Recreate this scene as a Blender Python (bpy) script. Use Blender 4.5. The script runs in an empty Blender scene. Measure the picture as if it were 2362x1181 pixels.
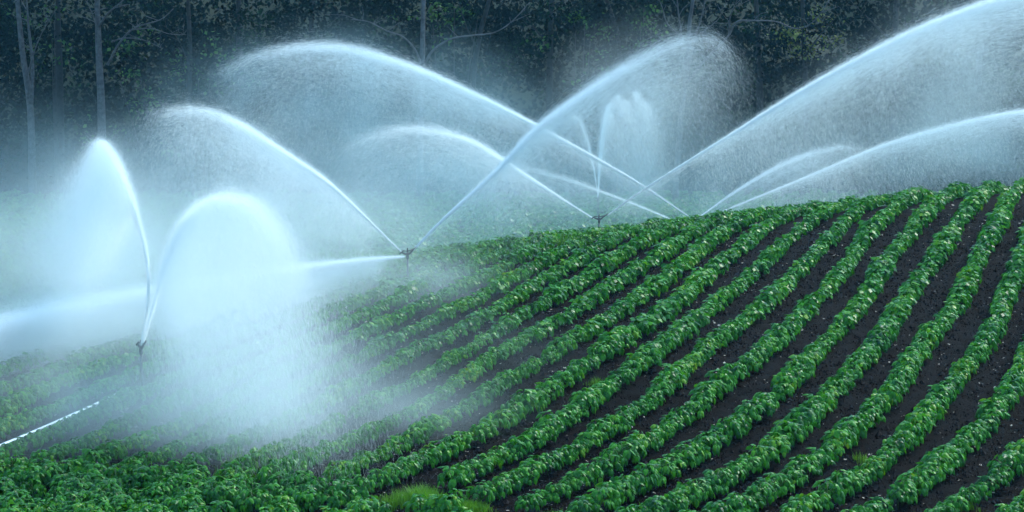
import bpy, math, random
import numpy as np
from mathutils import Vector
R = math.radians
rng = np.random.default_rng(7)
random.seed(7)
sc = bpy.context.scene
COL = sc.collection

# ------------------------------------------------------------------ camera
F, CX, CY, CZ, PITCH = 5300.0, 1181.0, 590.5, 7.0, R(8.0)
FWD = np.array([0, math.cos(PITCH), -math.sin(PITCH)])
UP = np.array([0, math.sin(PITCH), math.cos(PITCH)])
RT = np.array([1.0, 0, 0])
CAM = np.array([0, 0, CZ])

def ray(px, py):
    return FWD + RT * (px - CX) / F + UP * (CY - py) / F

def at(px, py, Y):
    r = ray(px, py)
    return CAM + r * (Y / r[1])

def on_plane(px, py, P0, phi):
    """point seen at px, py on the upright plane through P0 with heading phi"""
    r = ray(px, py)
    n = np.array([-math.sin(phi), math.cos(phi), 0])
    k = np.dot(P0 - CAM, n) / np.dot(r, n)
    return CAM + r * k

cam_d = bpy.data.cameras.new('camera')
cam = bpy.data.objects.new('camera', cam_d)
COL.objects.link(cam)
cam.location = (0, 0, CZ)
cam.rotation_euler = (R(90) - PITCH, 0, 0)
cam_d.sensor_width = 36
cam_d.lens = 36 * F / 2362
cam_d.clip_start = 0.5
cam_d.clip_end = 3000
sc.camera = cam

# ------------------------------------------------------------------ helpers
def mesh_np(name, V, T, mat, parent=None, smooth=False, loc=None):
    """triangles from arrays: V (n,3), T (m,k)"""
    V = np.asarray(V, np.float32); T = np.asarray(T, np.int32)
    me = bpy.data.meshes.new(name)
    k = T.shape[1]
    me.vertices.add(len(V)); me.vertices.foreach_set('co', V.ravel())
    me.loops.add(T.size); me.loops.foreach_set('vertex_index', T.ravel())
    me.polygons.add(len(T))
    me.polygons.foreach_set('loop_start', np.arange(0, T.size, k, dtype=np.int32))
    if smooth:
        me.polygons.foreach_set('use_smooth', np.ones(len(T), bool))
    else:
        me.polygons.foreach_set('use_smooth', np.zeros(len(T), bool))
    me.update(calc_edges=True)
    me.materials.append(mat)
    o = bpy.data.objects.new(name, me)
    COL.objects.link(o)
    if parent: o.parent = parent
    if loc is not None: o.location = loc
    return o

def empty(name, loc=(0, 0, 0)):
    o = bpy.data.objects.new(name, None)
    COL.objects.link(o); o.location = loc
    o.empty_display_size = 0.1
    return o

def tag(o, label=None, cat=None, group=None, kind=None):
    if label: o['label'] = label
    if cat: o['category'] = cat
    if group: o['group'] = group
    if kind: o['kind'] = kind
    return o

class Geo:
    def __init__(s): s.v = []; s.f = []; s.n = 0
    def add(s, v, f):
        v = np.asarray(v, float); f = np.asarray(f, int)
        s.v.append(v); s.f.append(f + s.n); s.n += len(v)
    def tube(s, pts, rad, seg=8, caps=True):
        pts = np.asarray(pts, float); n = len(pts)
        rad = np.broadcast_to(np.asarray(rad, float), (n,))
        tan = np.gradient(pts, axis=0)
        tan /= np.linalg.norm(tan, axis=1)[:, None] + 1e-12
        ref = np.array([0.31, 0.17, 0.93]) if abs(tan[0][2]) < .8 else np.array([0.93, 0.3, 0.1])
        a = np.cross(tan, ref); a /= np.linalg.norm(a, axis=1)[:, None] + 1e-12
        b = np.cross(tan, a)
        th = np.linspace(0, 2 * math.pi, seg, endpoint=False)
        ring = a[:, None, :] * np.cos(th)[None, :, None] + b[:, None, :] * np.sin(th)[None, :, None]
        V = (pts[:, None, :] + ring * rad[:, None, None]).reshape(-1, 3)
        fs = []
        for i in range(n - 1):
            for j in range(seg):
                p, q = i * seg + j, i * seg + (j + 1) % seg
                fs += [(p, q, q + seg), (p, q + seg, p + seg)]
        if caps:
            c0, c1 = len(V), len(V) + 1
            V = np.vstack([V, pts[0], pts[-1]])
            for j in range(seg):
                k = (j + 1) % seg
                fs.append((c0, k, j)); fs.append((c1, (n - 1) * seg + j, (n - 1) * seg + k))
        s.add(V, fs)
    def build(s, name, mat, parent=None, smooth=True, loc=None):
        return mesh_np(name, np.vstack(s.v), np.vstack(s.f), mat, parent, smooth, loc)

def catmull(P, n):
    P = np.asarray(P, float)
    E = np.vstack([2 * P[0] - P[1], P, 2 * P[-1] - P[-2]])
    seg = np.linalg.norm(np.diff(P, axis=0), axis=1); cum = np.concatenate([[0], np.cumsum(seg)])
    out = []
    for s in np.linspace(0, cum[-1], n):
        i = min(int(np.searchsorted(cum, s, 'right')) - 1, len(P) - 2)
        t = (s - cum[i]) / (cum[i + 1] - cum[i])
        p0, p1, p2, p3 = E[i], E[i + 1], E[i + 2], E[i + 3]
        out.append(.5 * ((2 * p1) + (-p0 + p2) * t + (2 * p0 - 5 * p1 + 4 * p2 - p3) * t * t + (-p0 + 3 * p1 - 3 * p2 + p3) * t ** 3))
    return np.array(out)

_tab = rng.random((64, 64))
def vnoise(x, y):
    xi = np.floor(x).astype(int); yi = np.floor(y).astype(int)
    fx = x - xi; fy = y - yi
    fx = fx * fx * (3 - 2 * fx); fy = fy * fy * (3 - 2 * fy)
    g = lambda a, b: _tab[a % 64, b % 64]
    return (g(xi, yi) * (1 - fx) + g(xi + 1, yi) * fx) * (1 - fy) + (g(xi, yi + 1) * (1 - fx) + g(xi + 1, yi + 1) * fx) * fy

# ------------------------------------------------------------------ materials
def new_mat(name):
    m = bpy.data.materials.new(name); m.use_nodes = True
    nt = m.node_tree; nt.nodes.clear()
    out = nt.nodes.new('ShaderNodeOutputMaterial')
    return m, nt, out

def N(nt, t, **kw):
    n = nt.nodes.new(t)
    for k, v in kw.items():
        if k.startswith('i_'):
            n.inputs[k[2:].replace('_', ' ')].default_value = v
        else: setattr(n, k, v)
    return n

def ramp(nt, fac, stops):
    r = nt.nodes.new('ShaderNodeValToRGB')
    e = r.color_ramp.elements
    while len(e) < len(stops): e.new(0.5)
    for i, (p, c) in enumerate(stops):
        e[i].position = p; e[i].color = (*c, 1)
    nt.links.new(fac, r.inputs[0])
    return r.outputs[0]

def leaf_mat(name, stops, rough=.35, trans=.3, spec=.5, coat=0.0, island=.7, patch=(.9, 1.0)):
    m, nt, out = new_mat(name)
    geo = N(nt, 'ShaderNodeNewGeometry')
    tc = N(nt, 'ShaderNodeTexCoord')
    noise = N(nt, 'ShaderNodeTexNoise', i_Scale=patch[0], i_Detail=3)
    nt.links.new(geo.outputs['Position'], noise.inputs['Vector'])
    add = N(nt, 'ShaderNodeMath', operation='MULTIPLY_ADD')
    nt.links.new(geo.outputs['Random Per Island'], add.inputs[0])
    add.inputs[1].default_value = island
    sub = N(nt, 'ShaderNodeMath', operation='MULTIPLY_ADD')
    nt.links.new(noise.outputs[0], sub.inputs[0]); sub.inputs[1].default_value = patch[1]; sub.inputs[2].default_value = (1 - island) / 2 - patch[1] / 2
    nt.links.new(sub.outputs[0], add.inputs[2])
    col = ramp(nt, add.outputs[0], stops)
    p = N(nt, 'ShaderNodeBsdfPrincipled', i_Roughness=rough)
    p.inputs['Specular IOR Level'].default_value = spec
    p.inputs['Coat Weight'].default_value = coat
    p.inputs['Coat Roughness'].default_value = .18
    nt.links.new(col, p.inputs['Base Color'])
    tr = N(nt, 'ShaderNodeBsdfTranslucent')
    mul = N(nt, 'ShaderNodeMixRGB', blend_type='MULTIPLY'); mul.inputs[0].default_value = 1
    mul.inputs[2].default_value = (1.3, 1.5, .7, 1)
    nt.links.new(col, mul.inputs[1]); nt.links.new(mul.outputs[0], tr.inputs[0])
    mx = N(nt, 'ShaderNodeMixShader'); mx.inputs[0].default_value = trans
    nt.links.new(p.outputs[0], mx.inputs[1]); nt.links.new(tr.outputs[0], mx.inputs[2])
    nt.links.new(mx.outputs[0], out.inputs[0])
    return m

M_leaf = leaf_mat('bean_leaf', [(0, (.010, .058, .018)), (.35, (.027, .150, .025)), (.75, (.062, .26, .025)), (1, (.17, .30, .02))], .30, .28, .15, 0)
M_forest_shade = leaf_mat('forest_leaf_shade_tone', [(0, (.0008, .003, .0025)), (.5, (.0022, .008, .005)), (.8, (.006, .022, .009)), (1, (.022, .060, .018))], .8, .12, .03, island=.35, patch=(.38, 2.3))  # deep shade of the wood is put into these dark leaf colours
M_forest_sunlit = leaf_mat('forest_leaf_sunlit_tone', [(0, (.10, .14, .035)), (.5, (.18, .22, .05)), (1, (.30, .30, .10))], .5, .35, .3)  # sunlight on the leaves is painted in as a paler yellow-green
M_grass = leaf_mat('grass_blade', [(0, (.07, .19, .02)), (.5, (.11, .27, .025)), (1, (.17, .36, .04))], .45, .35, .4)

def simple(name, col, rough=.6, metal=0, bump=None, var=None):
    m, nt, out = new_mat(name)
    p = N(nt, 'ShaderNodeBsdfPrincipled', i_Roughness=rough, i_Metallic=metal)
    p.inputs['Base Color'].default_value = (*col, 1)
    if var:
        g = N(nt, 'ShaderNodeNewGeometry')
        nz = N(nt, 'ShaderNodeTexNoise', i_Scale=var[0], i_Detail=6)
        nt.links.new(g.outputs['Position'], nz.inputs['Vector'])
        c = ramp(nt, nz.outputs[0], [(.3, var[1]), (.7, var[2])])
        nt.links.new(c, p.inputs['Base Color'])
        if bump:
            b = N(nt, 'ShaderNodeBump', i_Strength=bump)
            nt.links.new(nz.outputs[0], b.inputs['Height']); nt.links.new(b.outputs[0], p.inputs['Normal'])
    nt.links.new(p.outputs[0], out.inputs[0])
    return m

M_bark_pale = simple('pale_bark', (.3, .3, .3), .8, 0, .4, (6, (.035, .035, .04), (.11, .11, .12)))
M_bark_dark = simple('dark_bark', (.06, .055, .05), .9, 0, .4, (5, (.012, .012, .012), (.035, .035, .035)))
M_alu = simple('aluminium_pipe', (.8, .8, .8), .28, 1.0, None, (3, (.6, .6, .62), (.85, .85, .85)))
M_brass = simple('sprinkler_metal', (.05, .05, .055), .5, .3, None, (30, (.02, .022, .025), (.06, .06, .06)))
M_steel = simple('galvanised_steel', (.2, .22, .23), .45, .7, None, (20, (.04, .045, .05), (.10, .105, .11)))
M_straw = simple('straw_debris', (.3, .27, .2), .7, 0, None, (40, (.14, .12, .10), (.55, .52, .45)))
M_stem = simple('plant_stem', (.06, .12, .03), .6)

def soil_mat():
    m, nt, out = new_mat('soil')
    g = N(nt, 'ShaderNodeNewGeometry')
    n1 = N(nt, 'ShaderNodeTexNoise', i_Scale=14, i_Detail=9, i_Roughness=.8)
    n2 = N(nt, 'ShaderNodeTexNoise', i_Scale=.5, i_Detail=3)
    for n in (n1, n2): nt.links.new(g.outputs['Position'], n.inputs['Vector'])
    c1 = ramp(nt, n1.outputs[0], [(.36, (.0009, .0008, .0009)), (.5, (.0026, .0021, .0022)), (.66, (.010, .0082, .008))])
    c2 = ramp(nt, n2.outputs[0], [(.3, (.75, .75, .75)), (.7, (1.15, 1.1, 1.1))])
    mu = N(nt, 'ShaderNodeMixRGB', blend_type='MULTIPLY'); mu.inputs[0].default_value = 1
    nt.links.new(c1, mu.inputs[1]); nt.links.new(c2, mu.inputs[2])
    p = N(nt, 'ShaderNodeBsdfPrincipled', i_Roughness=.85)
    p.inputs['Specular IOR Level'].default_value = .06
    nt.links.new(mu.outputs[0], p.inputs['Base Color'])
    b = N(nt, 'ShaderNodeBump', i_Strength=.9, i_Distance=.03)
    nt.links.new(n1.outputs[0], b.inputs['Height']); nt.links.new(b.outputs[0], p.inputs['Normal'])
    nt.links.new(p.outputs[0], out.inputs[0])
    return m
M_soil = soil_mat()

def water_mat(name, col=(.93, .98, .995), tr=.5):
    m, nt, out = new_mat(name)
    d = N(nt, 'ShaderNodeBsdfDiffuse'); d.inputs[0].default_value = (*col, 1)
    t = N(nt, 'ShaderNodeBsdfTranslucent'); t.inputs[0].default_value = (*col, 1)
    mx = N(nt, 'ShaderNodeMixShader'); mx.inputs[0].default_value = tr
    nt.links.new(d.outputs[0], mx.inputs[1]); nt.links.new(t.outputs[0], mx.inputs[2])
    nt.links.new(mx.outputs[0], out.inputs[0])
    return m
M_water = water_mat('water_droplets', tr=.6)

# ------------------------------------------------------------------ terrain
CAN = 0.27           # height of the crop canopy
# what the ground has to pass through: (px, py, distance, is it the canopy's top there)
ctrl = [(1900, 1100, 29.2, 1), (1300, 1100, 28.6, 1), (300, 1080, 29.5, 1), (700, 1100, 28.8, 1), (2300, 1150, 28.3, 1),
        (2300, 1000, 31.4, 1), (1500, 800, 35.3, 1), (1900, 800, 36.3, 1), (2300, 700, 39.6, 1), (1900, 555, 46, 1), (2330, 540, 45.5, 1),
        (1000, 900, 34, 1), (900, 700, 42.2, 1), (1300, 650, 43.5, 1), (325, 872, 36, 1), (940, 648, 46.7, 1), (1500, 590, 46, 1),
        (0, 900, 35, 1), (0, 760, 41, 1), (500, 760, 41, 1),
        (1181, 552, 51.5, 1), (1600, 499, 53, 1), (2000, 455, 54, 1), (2362, 412, 55, 1), (1382, 524, 52, 1), (1000, 590, 50.5, 1),
        (500, 605, 56, 1), (0, 610, 55, 1), (800, 600, 54, 1)]
pts = []
for px, py, Y, can in ctrl:
    p = at(px, py, Y); p[2] -= CAN * can; pts.append(p)
S1 = at(325, 798, 36.0); S1[2] -= 1.0
S2 = at(940, 583, 46.7); S2[2] -= 1.0
S3 = at(1382, 503, 59.4); S3[2] -= 1.0
S4 = at(1606, 512, 71.0); S4[2] -= 1.0
F1 = at(1380, 458, 88.0); F1[2] -= 1.0
pts += [S3, S4, F1]
for x, y, z in [(-12, 70, -9.6), (-25, 70, -9.6), (12, 64, -8.3), (20, 68, -8.6), (-30, 88, -11.2), (-10, 88, -11.2), (30, 88, -11.2), (12, 90, -11.2),
                (-30, 106, -11.9), (0, 106, -11.9), (30, 106, -11.9), (-30, 125, -11.5), (0, 125, -11.5), (30, 125, -11.5),
                (-14, 20, -7.4), (0, 20, -7.3), (14, 20, -7.0), (-20, 35, -7.7), (-22, 50, -8.2), (20, 40, -5.5), (22, 52, -5.3), (30, 60, -6.5), (26, 28, -6.2),
                (0, 5, -7.8), (-25, 5, -8), (25, 5, -7.5), (0, -10, -8.2)]:
    pts.append(np.array([x, y, z + CZ]))
pts = np.array(pts)
def _phi(r): return np.where(r > 1e-9, r * r * np.log(r + 1e-9), 0)
def _fit(P, lam):
    n = len(P); D = np.linalg.norm(P[:, None, :2] - P[None, :, :2], axis=2)
    A = np.zeros((n + 3, n + 3)); A[:n, :n] = _phi(D) + lam * np.eye(n)
    A[:n, n] = 1; A[:n, n + 1:] = P[:, :2]; A[n, :n] = 1; A[n + 1:, :n] = P[:, :2].T
    return np.linalg.solve(A, np.concatenate([P[:, 2], [0, 0, 0]]))
W = _fit(pts, 25.0)
def gz_raw(x, y):
    x = np.asarray(x, float); y = np.asarray(y, float)
    sh = x.shape; x = x.ravel(); y = y.ravel()
    xc = np.clip(x, -34, 34); yc = np.clip(y, -12, 128)
    r = np.sqrt((xc[:, None] - pts[None, :, 0]) ** 2 + (yc[:, None] - pts[None, :, 1]) ** 2)
    z = _phi(r) @ W[:-3] + W[-3] + W[-2] * xc + W[-1] * yc
    return z.reshape(sh)
# tabulated for speed
GX = np.arange(-40, 40.01, .5); GY = np.arange(-15, 135.01, .5)
_gx, _gy = np.meshgrid(GX, GY, indexing='ij')
GT = gz_raw(_gx, _gy)
def gz(x, y):
    u = np.clip((np.asarray(x, float) + 40) / .5, 0, len(GX) - 1.001); v = np.clip((np.asarray(y, float) + 15) / .5, 0, len(GY) - 1.001)
    i = u.astype(int); j = v.astype(int); a = u - i; b = v - j
    return (GT[i, j] * (1 - a) + GT[i + 1, j] * a) * (1 - b) + (GT[i, j + 1] * (1 - a) + GT[i + 1, j + 1] * a) * b

# ------------------------------------------------------------------ crop rows
SP = 0.86            # row spacing measured along x
def GC(y):
    """sideways run of the curved rows: they swing toward the camera's right at their lower ends"""
    y = np.asarray(y, float)
    return .312 * (y - 31) - .32 * 3.6 * (np.exp(-(np.maximum(y, 22) - 28) / 3.6) - math.exp(-3 / 3.6)) + np.minimum(y - 22, 0) * 1.5
def GCs(y): return .312 + .32 * math.exp(-(max(y, 22) - 28) / 3.6)
X0 = 2.0
def LC(k, y):
    return np.clip((-5 - np.asarray(k, float)) / 6, 0, 1) * .1 * (36 - np.minimum(y, 36))
def row_xy(k, y):
    wob = .045 * np.sin(y * .35 + k * 1.7) + .03 * np.sin(y * .9 + k * 3.1) + .05 * np.sin(y * .22)
    return X0 + k * SP + GC(y) + wob + LC(k, y)

def ground_height(x, y):
    """terrain with the slight ridge each row stands on"""
    c = (x - GC(y) - X0) / SP
    c = c - LC(c, y) / SP
    return gz(x, y) + .035 * np.cos(2 * math.pi * c) * ((y < 60) & (y > 22))

def build_ground():
    # fine part in view, coarse beyond; one sheet
    ys = np.concatenate([[-900, -400, -150, -60], np.arange(-15, 24, 3.), np.arange(24, 60, .11), np.arange(60, 128, 1.), [140, 200, 400, 900, 1800]])
    xs = np.concatenate([[-1500, -600, -200, -80], np.arange(-40, -10, 2.), np.arange(-10, 14, .11), np.arange(14, 40.1, 2.), [80, 200, 600, 1500]])
    X, Y = np.meshgrid(xs, ys, indexing='ij')
    Z = ground_height(X, Y)
    fine = (X > -10) & (X < 14) & (Y > 24) & (Y < 60)
    Z = Z + np.where(fine, (vnoise(X * 7, Y * 7) - .5) * .04 + (vnoise(X * 15 + 9, Y * 15) - .5) * .03, 0)
    V = np.stack([X, Y, Z], -1).reshape(-1, 3)
    nx, ny = X.shape
    I = np.arange(nx * ny).reshape(nx, ny)
    Q = np.stack([I[:-1, :-1], I[1:, :-1], I[1:, 1:], I[:-1, 1:]], -1).reshape(-1, 4)
    o = mesh_np('ground', V, Q, M_soil, smooth=True)
    tag(o, 'dark wet soil of the sloping bean field', kind='structure')
build_ground()

# leaf shapes: base at 0, tip along +x, lying flat
LV = np.array([[0, 0, 0], [.45, 0, .03], [1, 0, -.22], [.20, .31, -.04], [.60, .27, -.12], [.20, -.31, -.04], [.60, -.27, -.12]])
LT = np.array([[0, 1, 3], [3, 1, 4], [4, 1, 2], [0, 5, 1], [5, 6, 1], [6, 2, 1]])
LVs = np.array([[0, 0, 0], [1, 0, -.12], [.42, .38, -.06], [.42, -.38, -.06]])
LTs = np.array([[0, 1, 2], [0, 3, 1]])

def leaves(pos, yaw, pitch, roll, size, hi=True):
    """leaf polygons at positions; pitch > 0 tips the leaf down"""
    lv, lt = (LV, LT) if hi else (LVs, LTs)
    n = len(pos); k = len(lv)
    P = lv[None] * size[:, None, None]
    x, y, z = P[..., 0], P[..., 1], P[..., 2]
    cr, sr = np.cos(roll)[:, None], np.sin(roll)[:, None]
    y, z = y * cr - z * sr, y * sr + z * cr
    cp, sp = np.cos(pitch)[:, None], np.sin(pitch)[:, None]
    x, z = x * cp + z * sp, -x * sp + z * cp
    cy, sy = np.cos(yaw)[:, None], np.sin(yaw)[:, None]
    x, y = x * cy - y * sy, x * sy + y * cy
    V = np.stack([x, y, z], -1) + pos[:, None, :]
    T = lt[None] + (np.arange(n) * k)[:, None, None]
    return V.reshape(-1, 3), T.reshape(-1, 3)

def plant(seed, npet=27, hi=True, scale=1.0):
    g = np.random.default_rng(seed)
    pos, yaw, pit, rol, siz = [], [], [], [], []
    for i in range(npet):
        a = g.uniform(0, 2 * math.pi)
        q = g.random() ** .6                      # 0 centre .. 1 rim
        r = .02 + .135 * q
        z = (.31 - .15 * q ** 2) * g.uniform(.82, 1.06)
        c = np.array([r * math.cos(a), r * math.sin(a), z])
        base = .1 + 1.2 * q
        L = g.uniform(.068, .110)
        for da, m in ((0, 1.0), (1.25, .9), (-1.25, .9)):
            y = a + da + g.normal(0, .3)
            pos.append(c + .02 * np.array([math.cos(y), math.sin(y), 0]))
            yaw.append(y); pit.append(np.clip(base + g.normal(0, .28), -.2, 1.45)); rol.append(g.normal(0, .35)); siz.append(L * m)
    pos = np.array(pos); siz = np.array(siz)
    if not hi: siz = siz * 1.15
    V, T = leaves(pos, np.array(yaw), np.array(pit), np.array(rol), siz, hi)
    return V * scale, T
def plant_stem(seed):
    g = np.random.default_rng(seed + 50)
    G = Geo()
    G.tube([(0, 0, -.03), (g.normal(0, .005), g.normal(0, .005), .15), (g.normal(0, .01), g.normal(0, .01), .30)], [.007, .006, .003], 5)
    for i in range(5):
        a = g.uniform(0, 6.28); z = g.uniform(.08, .22)
        G.tube([(0, 0, z), (.06 * math.cos(a), .06 * math.sin(a), z + .05), (.12 * math.cos(a), .12 * math.sin(a), z + .08)], [.003, .003, .002], 4)
    return G

HI = [plant(s, 27, True) for s in range(8)]
LO = [plant(s + 20, 21, False) for s in range(8)]
FAR = [plant(s + 40, 9, False) for s in range(6)]
for i, (v, t) in enumerate(FAR):
    V, T = v.copy(), t
    FAR[i] = (V * np.array([1.5, 1.5, 1.1]), T)

def visible(P, mx=60, my=60):
    d = P - CAM
    dep = d @ FWD; px = CX + F * (d @ RT) / dep; py = CY - F * (d @ UP) / dep
    return px, py, (px > -mx) & (px < 2362 + mx) & (py > -my) & (py < 1181 + my) & (dep > 1)

# headland: left of / below this picture line no rows but a closed stand of plants
def row_start_py(px):
    return np.interp(px, [-100, 0, 350, 700, 860, 1000, 1250, 1500, 2500], [1085, 1090, 1105, 1120, 1140, 1150, 1200, 1260, 1300])

P_list = []   # x, y, row, y, scale, yaw, chance
for k in range(-62, 40):
    y = 22.0 + rng.uniform(0, .3)
    g = np.random.default_rng(1900 + k)
    while y < 103:
        step = (.185 if y < 62 else .32) / math.sqrt(1 + GCs(y) ** 2)
        x = float(row_xy(k, y)) + g.normal(0, .022)
        y += step * g.uniform(.75, 1.25)
        if abs(x) > 27: continue
        P_list.append((x, y, k, y, g.uniform(.82, 1.14), g.uniform(0, 6.28), g.random()))
A = np.array(P_list)
zz = ground_height(A[:, 0], A[:, 1])
P3 = np.stack([A[:, 0], A[:, 1], zz], -1)
px, py, vis = visible(P3, 90, 110)
near = A[:, 1] < 58
keep = vis & (A[:, 6] > .03)
keep &= ~(near & (py > row_start_py(px)))
keep &= ~((np.abs(px - 955) < 62) & (py > 1128))
# a broken place in one row
keep &= ~((np.abs(px - 1775) < 22) & (np.abs(py - 932) < 12))
size_mod = .78 + .42 * vnoise(A[:, 0] * .7 + 5, A[:, 1] * .7 + A[:, 2] * 3)
A[:, 4] *= size_mod
A[:, 4] *= np.where((A[:, 2] < -3) & (A[:, 1] < 42), .87, 1)
A = A[keep]; P3 = P3[keep]; px = px[keep]; py = py[keep]
# headland plants
hx = rng.uniform(-9, 3, 1600); hy = rng.uniform(25.5, 31, 1600)
hz = ground_height(hx, hy)
H3 = np.stack([hx, hy, hz], -1)
hpx, hpy, hv = visible(H3, 60, 110)
dens = vnoise(hx * 1.2 + 3, hy * 1.2)
ok = hv & (hpy > row_start_py(hpx) + 12) & ~((np.abs(hpx - 955) < 75) & (hpy > 1120) & (hpy < 1195)) & ((hpx < 740 + 260 * vnoise(hy * 2.1, hx * .8)) | (dens > .55)) & (rng.random(1600) < .8)
Hn = H3[ok]
allP = np.vstack([P3, Hn])
allrow = np.concatenate([A[:, 2], np.full(len(Hn), 999)])
allsc = np.concatenate([A[:, 4], rng.uniform(.8, 1.1, len(Hn))])
allyaw = np.concatenate([A[:, 5], rng.uniform(0, 6.28, len(Hn))])
apx, apy, _ = visible(allP)
dist = allP[:, 1]

# the 300 plants that show largest, each an object of its own
inframe = (apx > 12) & (apx < 2350) & (apy > 300) & (apy < 1195)
order = np.argsort(np.where(inframe, dist, 1e9))
SEL = order[:300]
rest = np.setdiff1d(np.arange(len(allP)), SEL)

protos = []
for i in range(8):
    V, T = HI[i]
    root = empty('bean_plant')
    lf = mesh_np('leaves', V, T, M_leaf, root)
    st = plant_stem(i).build('stem', M_stem, root)
    protos.append((root, lf, st, [False]))
def ordinal(n):
    w = ['first', 'second', 'third', 'fourth', 'fifth', 'sixth', 'seventh', 'eighth', 'ninth', 'tenth', 'eleventh', 'twelfth', 'thirteenth', 'fourteenth', 'fifteenth',
         'sixteenth', 'seventeenth', 'eighteenth', 'nineteenth', 'twentieth']
    t = {2: 'twenty', 3: 'thirty', 4: 'forty', 5: 'fifty', 6: 'sixty', 7: 'seventy', 8: 'eighty', 9: 'ninety'}
    if n > 99: return str(n) + 'th'
    if n <= 20: return w[n - 1]
    if n % 10 == 0: return t[n // 10][:-1] + 'ieth'
    return t[n // 10] + '-' + w[n % 10 - 1]
rows_sel = sorted({int(allrow[i]) for i in SEL if allrow[i] != 999}, reverse=True)
count = {}
for i in sorted(SEL, key=lambda i: (allrow[i], dist[i])):
    r = int(allrow[i]); count[r] = count.get(r, 0) + 1; n = count[r]
    pr = protos[int(i) % 8]
    if pr[3][0]:
        root = pr[0].copy(); COL.objects.link(root)
        for c in (pr[1], pr[2]):
            d = c.copy(); COL.objects.link(d); d.parent = root
    else:
        root = pr[0]; pr[3][0] = True
    root.location = allP[i]; root.scale = (allsc[i],) * 3; root.rotation_euler = (0, 0, allyaw[i])
    if r == 999:
        tag(root, 'dark green bean plant crowded with others in the unrowed strip along the bottom edge', 'plant', 'bean plants of the headland strip')
    else:
        q = rows_sel.index(r) + 1
        tag(root, f'green bean plant {ordinal(n)} from the lower end of the {ordinal(q)} crop row from the right', 'plant', 'bean plants in the nearest rows')

def bake(idx, lib):
    Vs, Ts, n = [], [], 0
    for i in idx:
        v, t = lib[int(i) % len(lib)]
        c, s = math.cos(allyaw[i]), math.sin(allyaw[i]); k = allsc[i]
        Vs.append(np.stack([(v[:, 0] * c - v[:, 1] * s) * k, (v[:, 0] * s + v[:, 1] * c) * k, v[:, 2] * k], -1) + allP[i])
        Ts.append(t + n); n += len(v)
    return np.vstack(Vs), np.vstack(Ts)
n0 = 0; VV = []; TT = []
for idx, lib in ((rest[dist[rest] < 38], HI), (rest[(dist[rest] >= 38) & (dist[rest] < 60)], LO), (rest[dist[rest] >= 60], FAR)):
    if len(idx) == 0: continue
    v, t = bake(idx, lib); VV.append(v); TT.append(t + n0); n0 += len(v)
o = mesh_np('bean_crop', np.vstack(VV), np.vstack(TT), M_leaf)
tag(o, 'green bean crop in long curving rows over the hill and valley', kind='stuff')
print('plants', len(allP), 'tris', sum(len(t) for t in TT))

# clods and pale debris between the rows
def scatter(n, y0, y1):
    x = rng.uniform(-9, 13, n); y = y0 + (y1 - y0) * rng.random(n) ** 1.3
    P = np.stack([x, y, ground_height(x, y)], -1)
    a, b, v = visible(P, 10, 10)
    return P[v]
ICO = np.array([[0, 0, 1], [.9, 0, .2], [.28, .85, .2], [-.72, .53, .1], [-.72, -.53, .2], [.28, -.85, .1], [0, 0, -.5]])
ICT = np.array([[0, 1, 2], [0, 2, 3], [0, 3, 4], [0, 4, 5], [0, 5, 1], [6, 2, 1], [6, 3, 2], [6, 4, 3], [6, 5, 4], [6, 1, 5]])
C = scatter(150000, 26, 50)
sz = rng.gamma(2.0, .006, len(C)) + .006
a = rng.uniform(0, 6.28, len(C))
B = ICO[None] * sz[:, None, None] * rng.uniform(.6, 1.3, (len(C), 7, 3))
Bx = B[..., 0] * np.cos(a)[:, None] - B[..., 1] * np.sin(a)[:, None]; By = B[..., 0] * np.sin(a)[:, None] + B[..., 1] * np.cos(a)[:, None]
V = (np.stack([Bx, By, B[..., 2]], -1) + C[:, None]).reshape(-1, 3)
T = (ICT[None] + (np.arange(len(C)) * 7)[:, None, None]).reshape(-1, 3)
M_clod = simple('clod', (.01, .01, .012), .9, 0, None, (25, (.003, .0026, .003), (.028, .023, .024)))
M_clod.node_tree.nodes['Principled BSDF'].inputs['Specular IOR Level'].default_value = .15
tag(mesh_np('soil_clods', V, T, M_clod), 'small dark clods lying on the soil between the rows', kind='stuff')
C = scatter(9000, 26, 52); C[:, 2] += .012
V, T = leaves(C, rng.uniform(0, 6.28, len(C)), rng.normal(0, .25, len(C)), rng.normal(0, .4, len(C)), rng.gamma(2, .012, len(C)) + .008, False)
Vc = np.repeat(C, 4, axis=0)
tag(mesh_np('straw_litter', V, T, M_straw), 'pale scraps of straw and small stones strewn on the soil', kind='stuff')

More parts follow.
